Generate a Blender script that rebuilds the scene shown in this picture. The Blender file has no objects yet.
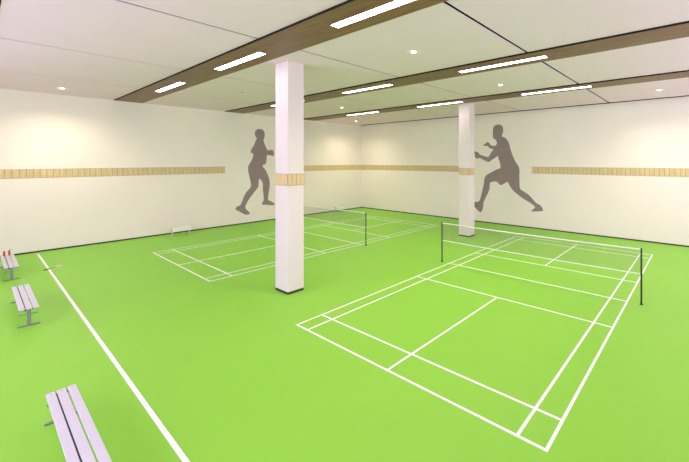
import bpy, bmesh, math, random
from mathutils import Vector, Matrix
from mathutils.geometry import tessellate_polygon
random.seed(4)
SC = bpy.context.scene
COL = SC.collection

# ------------------------------------------------------------------ helpers
def new_mat(name):
    m = bpy.data.materials.new(name); m.use_nodes = True
    nt = m.node_tree
    return m, nt, nt.nodes['Principled BSDF']

def noisy(name, c, rough=.5, amt=.06, scale=6., spec=.5, metal=0., bump=0., stretch=None):
    """plain paint / metal / fabric with a little procedural unevenness"""
    m, nt, b = new_mat(name)
    tc = nt.nodes.new('ShaderNodeTexCoord'); mp = nt.nodes.new('ShaderNodeMapping')
    if stretch: mp.inputs['Scale'].default_value = stretch
    n = nt.nodes.new('ShaderNodeTexNoise'); n.inputs['Scale'].default_value = scale
    n.inputs['Detail'].default_value = 4
    r = nt.nodes.new('ShaderNodeValToRGB')
    r.color_ramp.elements[0].position = .3; r.color_ramp.elements[1].position = .7
    r.color_ramp.elements[0].color = (*[max(0, x * (1 - amt)) for x in c], 1)
    r.color_ramp.elements[1].color = (*[min(1, x * (1 + amt)) for x in c], 1)
    nt.links.new(tc.outputs['Object'], mp.inputs['Vector'])
    nt.links.new(mp.outputs['Vector'], n.inputs['Vector'])
    nt.links.new(n.outputs['Fac'], r.inputs['Fac'])
    nt.links.new(r.outputs['Color'], b.inputs['Base Color'])
    b.inputs['Roughness'].default_value = rough
    b.inputs['Specular IOR Level'].default_value = spec
    b.inputs['Metallic'].default_value = metal
    if bump:
        bp = nt.nodes.new('ShaderNodeBump'); bp.inputs['Strength'].default_value = bump
        bp.inputs['Distance'].default_value = .01
        nt.links.new(n.outputs['Fac'], bp.inputs['Height'])
        nt.links.new(bp.outputs['Normal'], b.inputs['Normal'])
    return m

def emit(name, c, s):
    m, nt, b = new_mat(name)
    b.inputs['Base Color'].default_value = (.8, .8, .8, 1)
    b.inputs['Emission Color'].default_value = (*c, 1)
    b.inputs['Emission Strength'].default_value = s
    return m

class MB:
    def __init__(s): s.bm = bmesh.new()
    def box(s, x0, x1, y0, y1, z0, z1, bev=0.):
        r = bmesh.ops.create_cube(s.bm, size=1)
        vs = r['verts']
        bmesh.ops.scale(s.bm, vec=(x1-x0, y1-y0, z1-z0), verts=vs)
        bmesh.ops.translate(s.bm, vec=((x0+x1)/2, (y0+y1)/2, (z0+z1)/2), verts=vs)
        if bev:
            es = list({e for v in vs for e in v.link_edges})
            bmesh.ops.bevel(s.bm, geom=es, offset=bev, segments=2, affect='EDGES', profile=.5)
        return s
    def rod(s, a, b, r, n=12, r2=None):
        a, b = Vector(a), Vector(b); d = b - a
        M = Matrix.Translation((a + b) / 2) @ d.to_track_quat('Z', 'Y').to_matrix().to_4x4()
        bmesh.ops.create_cone(s.bm, cap_ends=True, segments=n, radius1=r, radius2=r if r2 is None else r2, depth=d.length, matrix=M)
        return s
    def lathe(s, prof, n=24, c=(0, 0, 0), close=True):
        rings = []
        for r, z in prof:
            rings.append([s.bm.verts.new((c[0] + r*math.cos(2*math.pi*k/n), c[1] + r*math.sin(2*math.pi*k/n), c[2] + z)) for k in range(n)])
        for a, b in zip(rings, rings[1:]):
            for k in range(n):
                s.bm.faces.new((a[k], a[(k+1) % n], b[(k+1) % n], b[k]))
        if close:
            s.bm.faces.new(rings[0][::-1]); s.bm.faces.new(rings[-1])
        return s
    def tube(s, pts, r, n=8, closed=False):
        pts = [Vector(p) for p in pts]; N = len(pts); rings = []
        for i, p in enumerate(pts):
            if closed: t = pts[(i+1) % N] - pts[i-1]
            else: t = pts[min(i+1, N-1)] - pts[max(i-1, 0)]
            t.normalize()
            u = t.cross(Vector((0, 0, 1)))
            if u.length < 1e-3: u = Vector((1, 0, 0))
            u.normalize(); v = t.cross(u)
            rings.append([s.bm.verts.new(p + r*(math.cos(2*math.pi*k/n)*u + math.sin(2*math.pi*k/n)*v)) for k in range(n)])
        for i in range(N if closed else N-1):
            a, b = rings[i], rings[(i+1) % N]
            for k in range(n): s.bm.faces.new((a[k], a[(k+1) % n], b[(k+1) % n], b[k]))
        if not closed: s.bm.faces.new(rings[0][::-1]); s.bm.faces.new(rings[-1])
        return s
    def build(s, name, mat, parent=None, smooth=False):
        bmesh.ops.recalc_face_normals(s.bm, faces=s.bm.faces)
        me = bpy.data.meshes.new(name); s.bm.to_mesh(me); s.bm.free()
        me.materials.append(mat)
        if smooth:
            for p in me.polygons: p.use_smooth = True
            try: me.set_sharp_from_angle(angle=math.radians(40))
            except Exception: pass
        o = bpy.data.objects.new(name, me); COL.objects.link(o)
        if parent: o.parent = parent
        return o

def tag(o, label=None, cat=None, group=None, kind=None):
    if label: o['label'] = label
    if cat: o['category'] = cat
    if group: o['group'] = group
    if kind: o['kind'] = kind
    return o
def empty(name, loc, label, cat, group=None, rz=0.):
    o = bpy.data.objects.new(name, None); COL.objects.link(o)
    o.location = loc; o.rotation_euler = (0, 0, rz); o.empty_display_size = .2
    return tag(o, label, cat, group)
def copy_tree(o, parent=None):
    c = o.copy(); COL.objects.link(c)
    if parent: c.parent = parent
    for ch in list(o.children): copy_tree(ch, c)
    return c
def structure(o): o['kind'] = 'structure'; return o

# ------------------------------------------------------------------ key sizes (metres)
XL, XR = -15.13, 13.80          # left wall, right wall (behind the camera's right shoulder)
YN, YF = -10.0, 15.95           # near wall (behind the camera), far wall
CT = 7.06                        # underside of the white ceiling panels
TR = [-5.245, .0, 5.245, 10.49]   # centre lines of the timber light troughs

# ------------------------------------------------------------------ materials
M = {}
M['wall'] = noisy('wall_paint', (.87, .82, .705), .75, .015, .6, .3)
M['pillar'] = noisy('pillar_paint', (.735, .68, .635), .55, .012, 1.2, .4)
M['ceil'] = noisy('ceiling_panel_white', (.88, .65, .81), .8, .012, .8, .2)
M['dark'] = noisy('dark_void', (.02, .017, .014), .9, .1, 2, .1)
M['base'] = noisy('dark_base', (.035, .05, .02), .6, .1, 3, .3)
M['line'] = noisy('line_paint', (.93, .95, .90), .4, .02, 5, .5)
M['sil'] = noisy('graphic_paint', (.30, .24, .225), .8, .03, 3, .2)
M['slat'] = noisy('white_lacquer', (.59, .615, .63), .4, .02, 4, .5)
M['steel'] = noisy('grey_steel', (.30, .31, .33), .35, .05, 20, .5, .6)
M['cream'] = noisy('cream_lacquer', (.86, .85, .74), .4, .02, 4, .5)
M['pale_steel'] = noisy('pale_steel', (.55, .56, .52), .35, .05, 20, .5, .3)
M['rail'] = noisy('dark_steel', (.10, .11, .13), .4, .05, 20, .5, .5)
M['black'] = noisy('black_post', (.02, .022, .02), .4, .1, 10, .5)
M['net'] = noisy('net_cord', (.27, .25, .21), .8, .1, 30, .2)
M['tape'] = noisy('white_tape', (.82, .83, .76), .7, .02, 8, .3)
M['fixture'] = noisy('fixture_white', (.80, .78, .72), .4, .01, 4, .4)
M['red'] = noisy('red_plastic', (.60, .05, .03), .35, .06, 10, .5)
M['frame'] = noisy('pale_frame', (.80, .80, .76), .3, .02, 10, .5)
M['string'] = noisy('string', (.75, .76, .70), .6, .02, 10, .3)
M['grip'] = noisy('dark_grip', (.03, .03, .028), .7, .1, 30, .3)
M['off'] = noisy('unlit_lens', (.20, .19, .16), .4, .03, 6, .5)
WARM = (1., .83, .66); NEUT = (1., .93, .80); COOL = (.86, .86, 1.)
M['strip'] = emit('strip_diffuser', (1., .80, .91), 13.)
M['strip_cool'] = emit('cool_strip_diffuser', (1., .80, 1.), 10.)  # glow of the added strips over the benches
M['lamp'] = emit('downlight_lamp', (1., .9, .7), 12.)

def glass_mat():
    m, nt, b = new_mat('window_glass')
    tr = nt.nodes.new('ShaderNodeBsdfTransparent'); gl = nt.nodes.new('ShaderNodeBsdfGlossy'); mx = nt.nodes.new('ShaderNodeMixShader')
    gl.inputs['Roughness'].default_value = .02; mx.inputs['Fac'].default_value = .06
    nt.links.new(tr.outputs[0], mx.inputs[1]); nt.links.new(gl.outputs[0], mx.inputs[2])
    nt.links.new(mx.outputs[0], nt.nodes['Material Output'].inputs['Surface'])
    return m
M['glass'] = glass_mat()
def floor_mat():
    m, nt, b = new_mat('green_sports_floor')
    tc = nt.nodes.new('ShaderNodeTexCoord')
    n = nt.nodes.new('ShaderNodeTexNoise'); n.inputs['Scale'].default_value = .45; n.inputs['Detail'].default_value = 3
    r = nt.nodes.new('ShaderNodeValToRGB')
    r.color_ramp.elements[0].position = .3; r.color_ramp.elements[1].position = .7
    r.color_ramp.elements[0].color = (.245, .625, .045, 1); r.color_ramp.elements[1].color = (.26, .65, .051, 1)
    f = nt.nodes.new('ShaderNodeTexNoise'); f.inputs['Scale'].default_value = 220
    bp = nt.nodes.new('ShaderNodeBump'); bp.inputs['Strength'].default_value = .05; bp.inputs['Distance'].default_value = .002
    for a, c in ((tc.outputs['Object'], n.inputs['Vector']), (tc.outputs['Object'], f.inputs['Vector']), (n.outputs['Fac'], r.inputs['Fac']),
                 (r.outputs['Color'], b.inputs['Base Color']), (f.outputs['Fac'], bp.inputs['Height']), (bp.outputs['Normal'], b.inputs['Normal'])):
        nt.links.new(a, c)
    b.inputs['Roughness'].default_value = .48
    b.inputs['Specular IOR Level'].default_value = .32
    return m
M['floor'] = floor_mat()

def wood_mat(name, dark, light, stretch, scale, rough):
    m, nt, b = new_mat(name)
    tc = nt.nodes.new('ShaderNodeTexCoord'); mp = nt.nodes.new('ShaderNodeMapping'); mp.inputs['Scale'].default_value = stretch
    n = nt.nodes.new('ShaderNodeTexNoise'); n.inputs['Scale'].default_value = scale; n.inputs['Detail'].default_value = 6
    n.inputs['Distortion'].default_value = .4
    r = nt.nodes.new('ShaderNodeValToRGB')
    r.color_ramp.elements[0].position = .3; r.color_ramp.elements[1].position = .72
    r.color_ramp.elements[0].color = (*dark, 1); r.color_ramp.elements[1].color = (*light, 1)
    for a, c in ((tc.outputs['Object'], mp.inputs['Vector']), (mp.outputs['Vector'], n.inputs['Vector']), (n.outputs['Fac'], r.inputs['Fac']), (r.outputs['Color'], b.inputs['Base Color'])):
        nt.links.new(a, c)
    b.inputs['Roughness'].default_value = rough
    return m
M['wood'] = wood_mat('ceiling_timber', (.16, .068, .042), (.28, .128, .080), (.35, 6, 6), 3., .5)

def tile_mat():
    # narrow upright bamboo tiles: fine grain, pitch drawn by the tile geometry itself
    return wood_mat('tan_tile', (.60, .47, .22), (.73, .60, .32), (1., 1., .2), 9., .55)
M['tile'] = tile_mat()
M['grout'] = noisy('tile_joint', (.42, .32, .16), .8, .05, 6, .2)

# ------------------------------------------------------------------ room shell
floor = structure(MB().box(XL-.2, XR+.2, YN-.2, YF+.2, -.2, 0).build('floor', M['floor']))
structure(MB().box(XL-.2, XL, YN-.2, YF+.2, 0, 7.7).build('wall_left', M['wall']))
structure(MB().box(XL, XR, YF, YF+.2, 0, 7.7).build('wall_far', M['wall']))
WX0, WX1, WZ0, WZ1 = -11., XR-.8, .9, 6.7
RY0, RY1 = -1., YF-1.2
structure(MB().box(XL, XR, YN-.2, YN, 0, WZ0).box(XL, XR, YN-.2, YN, WZ1, 7.7).box(XL, WX0, YN-.2, YN, WZ0, WZ1).box(WX1, XR, YN-.2, YN, WZ0, WZ1).build('wall_near', M['wall']))
structure(MB().box(XR, XR+.2, YN-.2, YF+.2, 0, WZ0).box(XR, XR+.2, YN-.2, YF+.2, WZ1, 7.7).box(XR, XR+.2, YN-.2, RY0, WZ0, WZ1).box(XR, XR+.2, RY1, YF+.2, WZ0, WZ1).build('wall_right', M['wall']))
nwin = 0  # glazing added out of view to light the pillars, ceiling and walls
for side, lo, hi, k in (('near', WX0, WX1, 6), ('right', RY0, RY1, 6)):
    ww = (hi-lo)/k; f = .06
    def bx(m, a, b, d0, d1, z0, z1):
        return m.box(a, b, YN-d1, YN-d0, z0, z1) if side == 'near' else m.box(XR+d0, XR+d1, a, b, z0, z1)
    for i in range(k):
        a, b = lo+i*ww, lo+(i+1)*ww; nwin += 1
        fr = MB(); bx(fr, a, a+f, .03, .15, WZ0, WZ1); bx(fr, b-f, b, .03, .15, WZ0, WZ1)
        bx(fr, a+f, b-f, .03, .15, WZ0, WZ0+f); bx(fr, a+f, b-f, .03, .15, WZ1-f, WZ1)
        wnd = structure(fr.build('window_%d' % nwin, M['fixture']))
        bx(MB(), a+f, b-f, .09, .10, WZ0+f, WZ1-f).build('pane', M['glass'], wnd)
BH = .06
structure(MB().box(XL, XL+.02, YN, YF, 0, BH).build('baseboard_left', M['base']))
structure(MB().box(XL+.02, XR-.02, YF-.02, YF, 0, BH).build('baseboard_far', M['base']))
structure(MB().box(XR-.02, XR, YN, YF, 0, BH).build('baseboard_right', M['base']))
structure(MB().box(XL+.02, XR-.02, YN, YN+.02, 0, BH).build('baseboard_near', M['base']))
# ceiling: dark void above, white panels hung below it, timber troughs in between
ceiling = structure(MB().box(XL, XR, YN, YF, CT+.055, 7.7).build('ceiling', M['dark']))
# dark reveal on the far wall above the panels
structure(MB().box(XL, XR, YF-.03, YF, CT-.01, CT+.055).build('trim_1', M['dark']))
SEAM = [XL, -10.535, -5.68, -.81, 3.96, 8.81, XR]
HW = .588
rows = [(YN, TR[0]-HW), (TR[0]+HW, TR[1]-HW), (TR[1]+HW, TR[2]-HW), (TR[2]+HW, TR[3]-HW), (TR[3]+HW, 15.72)]
for (ya, yb) in rows:
    for xa, xb in zip(SEAM, SEAM[1:]):
        a = xa + (.0 if xa == XL else .04); b = xb - (.0 if xb == XR else .04)
        p = MB().box(a, b, ya, yb, CT, CT+.018).build('ceiling_panel', M['ceil'], ceiling)
for i, y in enumerate(TR):
    structure(MB().box(XL+.16, XR-.16, y-HW+.02, y+HW-.05, CT-.035, CT+.05).build('trim_%d' % (i+2), M['wood']))
    structure(MB().box(XL+.16, XR-.16, y-HW, y-HW+.018, CT-.045, CT+.05).box(XL+.16, XR-.16, y+HW-.048, y+HW, CT+.0, CT+.05).build('trim_%d' % (i+6), M['dark']))
# white infill where each trough stops short of the left wall
for i, y in enumerate(TR):
    MB().box(XL, XL+.16, y-HW, y+HW, CT, CT+.018).box(XR-.16, XR, y-HW, y+HW, CT, CT+.018).build('ceiling_panel', M['ceil'], ceiling)

# ------------------------------------------------------------------ pillars
def pillar(x0, x1, y0, y1, label):
    cx, cy = (x0+x1)/2, (y0+y1)/2; hx, hy = (x1-x0)/2, (y1-y0)/2
    t = empty('pillar', (cx, cy, 0), label, 'pillar', 'square white pillars')
    MB().box(-hx, hx, -hy, hy, .07, CT, .012).build('shaft', M['pillar'], t)
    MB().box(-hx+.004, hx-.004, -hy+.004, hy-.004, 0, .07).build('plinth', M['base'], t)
    g = .006
    j = MB().box(-hx-g, hx+g, -hy-g, hy+g, 3.28, 3.64).build('tile_band', M['grout'], t)
    m = MB()
    for side in range(4):
        h, w = (hx, hy) if side % 2 == 0 else (hy, hx)      # h: distance to the face, w: half its width
        n = 4; pitch = 2*w/n
        R = Matrix.Rotation(side*math.pi/2, 4, 'Z')
        for k in range(n):
            b0 = len(m.bm.verts)
            m.box(h+g-.002, h+g+.008, -w+k*pitch+.008, -w+(k+1)*pitch-.008, 3.295, 3.625)
            m.bm.verts.ensure_lookup_table()
            bmesh.ops.transform(m.bm, matrix=R, verts=m.bm.verts[b0:])
    m.build('tile', M['tile'], j)
    return t
pillar(-2.66, -1.95, .94, 1.49, 'square white pillar nearest the viewer, between the two courts')
pillar(-2.46, -1.80, 11.36, 11.90, 'square white pillar farther back, behind the net of the right court')

# ------------------------------------------------------------------ tile bands on the walls
def band(axis, a, b, label):
    # axis 'x': runs along X on the far wall; 'y': runs along Y on the left wall
    n = max(1, round((b-a)/.205)); p = (b-a)/n
    z0, z1 = 3.275, 3.67
    base, m = MB(), MB()
    if axis == 'y': base.box(XL, XL+.008, a, b, z0, z1)
    else: base.box(a, b, YF-.008, YF, z0, z1)
    for k in range(n):
        s, e = a+k*p+.011, a+(k+1)*p-.011
        if axis == 'y': m.box(XL+.006, XL+.018, s, e, z0+.014, z1-.014)
        else: m.box(s, e, YF-.018, YF-.006, z0+.014, z1-.014)
    loc = (XL, (a+b)/2, z0) if axis == 'y' else ((a+b)/2, YF, z0)
    t = empty('tile_band', loc, label, 'tile band', 'tan tile bands on the walls')
    for bb in (base, m): bmesh.ops.translate(bb.bm, vec=-Vector(loc), verts=bb.bm.verts)
    base.build('mounting_board', M['grout'], t)  # grout layer behind the tiles, showing as their joints
    m.build('tile', M['tile'], t)
band('y', YN+.1, 4.72, 'long tan tile band on the left wall, left of the standing player silhouette')
band('y', 9.2, YF-.02, 'tan tile band on the left wall running into the far corner')
band('x', XL+.02, -4.65, 'tan tile band on the far wall from the corner to the rear pillar')
band('x', -.21, XR-.1, 'tan tile band on the right part of the far wall beside the lunging silhouette')

# ------------------------------------------------------------------ player silhouettes (flat wall graphics)
SIL_L = [(6.6, 5.9), (6.7, 6.06), (6.88, 6.13), (7.1, 6.11), (7.24, 5.96), (7.27, 5.72), (7.22, 5.54), (7.19, 5.37), (7.27, 5.14), (7.4, 4.85), (7.5, 4.73), (7.75, 4.77), (7.89, 4.7), (7.92, 4.53), (7.89, 4.36), (7.67, 4.4), (7.44, 4.42), (7.4, 4.16), (7.37, 3.94), (7.31, 3.8), (7.18, 3.76), (7.12, 3.69), (7.19, 3.55), (7.29, 3.47), (7.44, 3.18), (7.56, 2.88), (7.62, 2.59), (7.62, 2.33), (7.56, 1.93), (7.5, 1.42), (7.64, 1.32), (7.87, 1.18), (7.98, 1.09), (7.93, 1.0), (7.71, 1.01), (7.33, 1.07), (7.1, 1.11), (7.09, 1.23), (7.19, 1.38), (7.19, 1.67), (7.14, 2.1), (7.14, 2.46), (7.07, 2.68), (6.92, 2.83), (6.87, 2.76), (6.84, 2.48), (6.82, 2.3), (6.66, 2.1), (6.41, 1.8), (6.16, 1.47), (6.01, 1.2), (5.97, 1.0), (6.09, 0.85), (6.24, 0.69), (6.23, 0.58), (6.02, 0.57), (5.81, 0.67), (5.58, 0.83), (5.37, 0.96), (5.37, 1.05), (5.47, 1.15), (5.64, 1.2), (5.73, 1.37), (5.88, 1.73), (6.02, 2.0), (6.27, 2.26), (6.34, 2.43), (6.3, 2.72), (6.23, 3.0), (6.17, 3.28), (6.15, 3.46), (6.16, 3.67), (6.27, 3.88), (6.41, 4.12), (6.48, 4.37), (6.47, 4.51), (6.34, 4.54), (6.32, 4.66), (6.41, 4.86), (6.55, 5.08), (6.66, 5.37), (6.73, 5.51), (6.65, 5.61), (6.6, 5.75)]
SIL_R = [(-2.76, 5.99), (-2.7, 6.23), (-2.53, 6.32), (-2.28, 6.32), (-2.11, 6.21), (-2.05, 5.99), (-2.08, 5.75), (-2.14, 5.59), (-1.92, 5.47), (-1.73, 5.26), (-1.63, 5.02), (-1.56, 4.75), (-1.41, 4.34), (-1.24, 3.97), (-1.13, 3.83), (-1.0, 3.6), (-0.98, 3.37), (-0.99, 3.1), (-0.98, 2.77), (-0.95, 2.34), (-0.75, 2.19), (-0.45, 2.01), (-0.18, 1.77), (0.02, 1.55), (0.24, 1.44), (0.4, 1.3), (0.45, 1.17), (0.44, 1.08), (0.15, 1.03), (-0.21, 1.0), (-0.23, 1.06), (-0.06, 1.19), (-0.02, 1.29), (-0.15, 1.41), (-0.41, 1.56), (-0.75, 1.73), (-1.06, 1.94), (-1.3, 2.11), (-1.55, 2.38), (-1.69, 2.61), (-1.78, 2.71), (-1.95, 2.61), (-2.21, 2.49), (-2.36, 2.58), (-2.53, 2.7), (-2.73, 2.69), (-2.96, 2.6), (-3.0, 2.24), (-3.12, 1.92), (-3.31, 1.56), (-3.43, 1.3), (-3.47, 0.98), (-3.57, 0.69), (-3.75, 0.67), (-3.99, 0.87), (-4.13, 1.0), (-4.14, 1.27), (-3.87, 1.31), (-3.73, 1.4), (-3.63, 1.68), (-3.51, 2.11), (-3.41, 2.54), (-3.33, 2.97), (-3.12, 3.15), (-2.85, 3.3), (-2.47, 3.49), (-2.25, 3.56), (-2.26, 3.87), (-2.36, 4.14), (-2.43, 4.32), (-2.62, 4.21), (-2.85, 4.08), (-3.04, 3.95), (-3.28, 4.02), (-3.63, 4.18), (-3.79, 4.22), (-3.86, 4.16), (-3.99, 4.22), (-4.08, 4.29), (-4.07, 4.44), (-4.16, 4.69), (-3.99, 4.62), (-3.83, 4.58), (-3.73, 4.45), (-3.47, 4.36), (-3.12, 4.27), (-3.0, 4.39), (-2.85, 4.6), (-2.73, 4.77), (-2.96, 4.83), (-3.16, 4.99), (-3.47, 5.01), (-3.28, 5.17), (-3.12, 5.24), (-3.0, 5.16), (-2.89, 5.02), (-2.62, 4.98), (-2.51, 5.08), (-2.49, 5.21), (-2.58, 5.39), (-2.71, 5.45), (-2.76, 5.61)]
def smooth_poly(P, k=3):
    out = []; n = len(P)
    for i in range(n):
        p0, p1, p2, p3 = (Vector(P[(i+d) % n]) for d in (-1, 0, 1, 2))
        for j in range(k):
            t = j/k
            out.append(.5*((2*p1) + (p2-p0)*t + (2*p0-5*p1+4*p2-p3)*t*t + (3*p1-p0-3*p2+p3)*t**3))
    return out
def graphic(P, to3d, label):
    P = smooth_poly(P); n = len(P)
    tris = tessellate_polygon([[Vector((p[0], p[1], 0)) for p in P]])
    bm = bmesh.new()
    f = [bm.verts.new(to3d(p[0], p[1], .004)) for p in P]
    bk = [bm.verts.new(to3d(p[0], p[1], 0.)) for p in P]
    for t in tris:
        bm.faces.new([f[i] for i in t]); bm.faces.new([bk[i] for i in t][::-1])
    for i in range(n):
        bm.faces.new((f[i], f[(i+1) % n], bk[(i+1) % n], bk[i]))
    m = MB(); m.bm.free(); m.bm = bm
    o = m.build('silhouette_art', M['sil'])
    return tag(o, label, 'wall graphic', 'player silhouettes painted on the walls')
graphic(SIL_L, lambda a, b, d: (XL+d, a, b), 'dark grey silhouette of an upright player stepping, on the left wall')
graphic(SIL_R, lambda a, b, d: (a, YF-d, b), 'dark grey silhouette of a lunging player with bent arms, on the far wall')

# ------------------------------------------------------------------ floor lines
W6, L13 = 6.10, 13.22
INS, LS, SS, NT, SS2 = .428, .733, 4.70, 6.75, 8.78
def court(x, y, w, label):
    h = .024; m = MB(); z0, z1 = -.002, .0025
    def ly(xc, a, b, dz=0.): m.box(xc-h, xc+h, a-h, b+h, z0, z1+dz)
    def lx(yc, a, b, dz=.0006): m.box(a-h, b+h, yc-h, yc+h, z0, z1+dz)
    for xc in (x, x+INS, x+w-INS, x+w): ly(xc, y, y+L13)
    for yc in (y, y+LS, y+SS, y+NT, y+SS2, y+L13-LS, y+L13): lx(yc, x, x+w)
    ly(x+w/2, y, y+SS, .001); ly(x+w/2, y+SS2, y+L13, .001)
    o = m.build('court_lines', M['line'], floor); o['label'] = label
court(0, 0, W6, 'white lines of the right badminton court')
court(-11.054, -.022, 5.97, 'white lines of the left badminton court')
o = MB().box(XL+.41, XR-.5, -3.243, -3.177, -.002, .0025).build('boundary_line', M['line'], floor); o['label'] = 'long white line beside the benches'

# ------------------------------------------------------------------ badminton nets
def net(cx, cy, span, label):
    t = empty('badminton_net', (cx, cy, 0), label, 'net', 'badminton nets')
    hs = span/2; zt, zb = 1.55, .86
    for s in (-1, 1):
        p = MB().lathe([(.024, .02), (.024, 1.56), (.020, 1.585), (.008, 1.59)], 14, (s*hs, 0, 0)).build('post', M['black'], t, True)
        MB().lathe([(.05, 0), (.05, .008), (.032, .02), (.028, .05)], 18, (s*hs, 0, 0)).build('foot_plate', M['black'], p, True)
    def sag(x): return -.022*(1-(x/hs)**2)
    m = MB(); d = .0021
    nx = int(span/.05); nz = 14
    for i in range(nx+1):
        x = -hs + span*i/nx
        m.box(x-d, x+d, -d, d, zb+sag(x), zt+sag(x))
    for j in range(1, nz):
        z = zb + (zt-zb)*j/nz
        for k in range(8):
            xa, xb = -hs+span*k/8, -hs+span*(k+1)/8
            m.rod((xa, 0, z+sag(xa)), (xb, 0, z+sag(xb)), d, 4)
    m.build('mesh', M['net'], t)
    def tape(z, hh, name):
        m = MB(); bm = m.bm; n = 24
        R = []
        for i in range(n+1):
            x = -hs+.02 + (span-.04)*i/n
            R.append([bm.verts.new((x, yy, z+sag(x)+zz)) for yy, zz in ((-.006, -hh), (.006, -hh), (.006, hh), (-.006, hh))])
        for a, b in zip(R, R[1:]):
            for k in range(4): bm.faces.new((a[k], a[(k+1) % 4], b[(k+1) % 4], b[k]))
        bm.faces.new(R[0]); bm.faces.new(R[-1])
        m.build(name, M['tape'], t)
    tape(zt, .017, 'top_tape'); tape(zb, .012, 'bottom_tape')
    return t
net(W6/2, NT, W6+.70, 'badminton net across the right court, in front of the rear pillar')
net(-11.054+5.97/2, -.022+NT, 5.97+.70, 'badminton net across the left court, half hidden by the near pillar')

# ------------------------------------------------------------------ benches
def bench(name, L, label, apron=False):
    slat, leg_m = (M['cream'], M['pale_steel']) if apron else (M['slat'], M['steel'])
    t = empty(name, (0, 0, 0), label, 'bench', 'white slatted benches')
    w, H = .36, .45
    for k in range(3):
        yc = (k-1)*.119
        MB().box(-L/2, L/2, yc-.05, yc+.05, H-.032, H, .006).build('seat_slat', slat, t)
    MB().box(-L/2+.12, L/2-.12, -.075, -.035, H-.085, H-.045).build('beam', M['rail'], t)
    if apron:
        for s in (-1, 1): MB().box(-L/2+.02, L/2-.02, s*.165-.011, s*.165+.011, H-.20, H-.033, .004).build('apron', slat, t)
    for s in (-1, 1):
        x = s*(L/2-.07)
        leg = MB().box(x-.03, x+.03, -.035, .035, .03, H-.045, .006).build('leg', leg_m, t)
        MB().box(x-.03, x+.03, -.17, .17, H-.046, H-.030).build('bracket', M['rail'], leg)
        MB().box(x-.018, x+.018, -.19, .19, 0, .034, .006).build('foot_bar', leg_m, leg)
        MB().rod((x, -.165, .29), (x, .165, .29), .011, 10).build('cross_bar', M['steel'], leg)
        for yy in (-.119, 0, .119): MB().lathe([(.009, H-.002), (.009, H+.002), (.004, H+.004)], 10, (x, yy, 0)).build('bolt', M['steel'], t)
    return t
YB = -4.14
b1 = bench('slatted_bench', 2.55, 'white slatted bench nearest the viewer, cut off by the bottom edge')
b1.location = (1.19, YB+.01, 0)
b2 = copy_tree(b1); b2.location = (-6.28, YB+.01, 0); b2['label'] = 'white slatted bench in the middle of the row of three beside the long line'
b3 = copy_tree(b1); b3.location = (-11.68, YB-.02, 0); b3['label'] = 'white slatted bench with red bottles on it, by the left edge'
b4 = bench('slatted_bench', .95, 'short white bench near the left wall, behind the corner of the left court', True)
b4.location = (-14.32, 2.10, 0); b4.rotation_euler.z = math.pi/2
b5 = copy_tree(b4); b5.location = (-14.32, 12.95, 0); b5['label'] = 'short white bench far back near the left wall, beyond the left net'

# ------------------------------------------------------------------ things on the bench and floor
def bottle(x, y, z, label, lean=False):
    t = empty('water_bottle', (x, y, z), label, 'bottle', 'red bottles on the bench')
    MB().lathe([(.030, 0), (.036, .008), (.036, .13), (.033, .15), (.036, .165), (.034, .19), (.018, .21)], 20).build('body', M['red'], t, True)
    cap = MB().lathe([(.021, .206), (.021, .236), (.012, .242)], 16).build('cap', M['grip'], t, True)
    t.scale = (.8, .8, .78)
    if lean: MB().rod((.0, .0, .238), (-.01, .055, .285), .008, 8).build('spout', M['grip'], cap)
    return t
bottle(-12.72, YB-.10, .452, 'red bottle with a low cap at the left side of the far bench end')
bottle(-12.76, YB+.03, .452, 'red bottle with a raised dark spout, middle of the far bench end', True)

rk = empty('badminton_racket', (-11.33, -3.04, 0), 'badminton racket with dark grip lying across the long white line', 'racket', rz=math.radians(128))
ring = [(.155 + .125*math.cos(a), .098*math.sin(a), .012) for a in [2*math.pi*k/40 for k in range(40)]]
fr = MB().tube(ring, .008, 8, True).build('head_frame', M['frame'], rk, True)
s = MB()
for k in range(-7, 8):
    y = k*.012; hx = .125*math.sqrt(max(0, 1-(y/.098)**2))
    if hx > .01: s.rod((.155-hx, y, .012), (.155+hx, y, .012), .0012, 4)
for k in range(-9, 10):
    x = k*.0125; hy = .098*math.sqrt(max(0, 1-(x/.125)**2))
    if hy > .01: s.rod((.155+x, -hy, .012), (.155+x, hy, .012), .0012, 4)
s.build('strings', M['string'], fr)
MB().rod((.032, 0, .012), (-.20, 0, .013), .0055, 10).build('shaft', M['rail'], rk, True)
MB().rod((-.19, 0, .015), (-.385, 0, .016), .015, 12, .017).build('grip', M['grip'], rk, True)

# ------------------------------------------------------------------ lamps
def strip(x, y, cool, label):
    t = empty('strip_light', (x, y, CT-.035), label, 'ceiling light', 'long strip lights in the timber troughs')
    L, w = 2.88, .21
    f = MB()
    f.box(-L/2-.03, L/2+.03, -w/2-.025, -w/2, -.012, .02).box(-L/2-.03, L/2+.03, w/2, w/2+.025, -.012, .02)
    f.box(-L/2-.03, -L/2, -w/2, w/2, -.012, .02).box(L/2, L/2+.03, -w/2, w/2, -.012, .02)
    f.build('frame', M['wood'], t)
    MB().box(-L/2, L/2, -w/2, w/2, -.008, .012).build('diffuser', M['strip_cool' if cool else 'strip'], t)
XS = [(-9.14, 'left'), (-3.16, 'middle'), (2.86, 'right')]
rown = {1: 'nearest timber trough', 2: 'second timber trough', 3: 'farthest timber trough'}
for i in (1, 2, 3):
    for x, n in XS:
        strip(x, TR[i]+.02, False, '%s strip light of the three in the %s' % (n, rown[i]))
for x, n in XS:  # extra strips added out of view for cool light on pillars and benches
    strip(x, TR[0]+.02, True, 'cool %s strip light in the trough over the benches, above the camera' % n)

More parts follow.
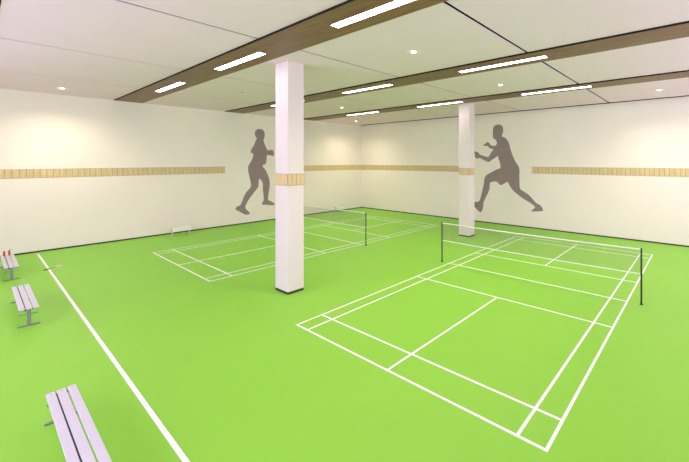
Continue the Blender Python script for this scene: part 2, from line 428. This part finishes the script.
def downlight(x, y, lit, label, watts=1.):
    t = empty('recessed_downlight', (x, y, CT), label, 'ceiling light', 'round downlights in the white ceiling panels')
    MB().lathe([(.13, -.004), (.15, -.014), (.19, -.012), (.20, 0), (.20, .01), (.13, .01)], 32, close=False).build('trim_ring', M['fixture'], t, True)
    MB().lathe([(.14, -.003), (.14, .006)], 32).build('reflector', M['fixture' if lit else 'off'], t)
    if lit:
        MB().lathe([(.060, -.012), (.070, -.006), (.070, -.003)], 24).build('lamp', M['lamp'], t)
        ld = bpy.data.lights.new('downlight_beam', 'SPOT'); ld.energy = 370*watts; ld.color = WARM
        ld.spot_size = math.radians(150); ld.spot_blend = 1.; ld.shadow_soft_size = .1
        lo = bpy.data.objects.new('downlight_beam', ld); COL.objects.link(lo); lo.location = (0, 0, -.06); lo.parent = t
DL = [(-13.084, -2.647, 1, 'lit downlight by the left wall, left of the nearest timber trough'),
      (1.525, 2.667, 1, 'lit downlight in the large panel above the right court'),
      (-8.28, 8.187, 1, 'lit downlight just right of the near pillar, past the second trough'),
      (1.486, 8.187, 1, 'lit downlight between the second and farthest troughs, above the lunging silhouette'),
      (6.33, 13.364, 1, 'lit downlight at the far right, beside the far wall'),
      (-12.888, 13.335, 1, 'lit downlight in the far corner of the ceiling'),
      (-8.133, 2.471, 0, 'unlit downlight left of the near pillar')]
for x, y, lit, l in DL: downlight(x, y, lit, l, 1.)

# ------------------------------------------------------------------ world, camera, view
w = bpy.data.worlds.new('world'); SC.world = w; w.use_nodes = True
w.node_tree.nodes['Background'].inputs['Color'].default_value = (.98, .79, 1.25, 1)
w.node_tree.nodes['Background'].inputs['Strength'].default_value = 2.95
# sky light through the unseen window wall: a portal guides the sampling
for nm, sx, loc, rz in (('near', WX1-WX0, ((WX0+WX1)/2, YN-.02, (WZ0+WZ1)/2), 0.), ('right', RY1-RY0, (XR+.02, (RY0+RY1)/2, (WZ0+WZ1)/2), math.pi/2)):
    pd = bpy.data.lights.new('window_portal', 'AREA'); pd.shape = 'RECTANGLE'; pd.size = sx; pd.size_y = WZ1-WZ0; pd.cycles.is_portal = True
    po = bpy.data.objects.new('window_portal', pd); COL.objects.link(po); po.location = loc; po.rotation_euler = (math.pi/2, 0, rz)
cam = bpy.data.cameras.new('camera'); co = bpy.data.objects.new('camera', cam); COL.objects.link(co)
cam.sensor_fit = 'HORIZONTAL'; cam.sensor_width = 36.
cam.lens = 36*357.3/689
cam.shift_x = -(417.563-344.5)/689; cam.shift_y = (160.532-231)/689
cam.clip_start = .05; cam.clip_end = 200
co.location = (7.813, -5.014, 4.044); co.rotation_euler = (math.pi/2, 0, .675)
SC.camera = co
vs = SC.view_settings
vs.view_transform = 'Standard'; vs.look = 'None'; vs.gamma = 1.; vs.use_curve_mapping = False
vs.exposure = .50
SC.cycles.use_denoising = True
SC.cycles.max_bounces = 10; SC.cycles.diffuse_bounces = 6
SC.cycles.sample_clamp_indirect = 6.
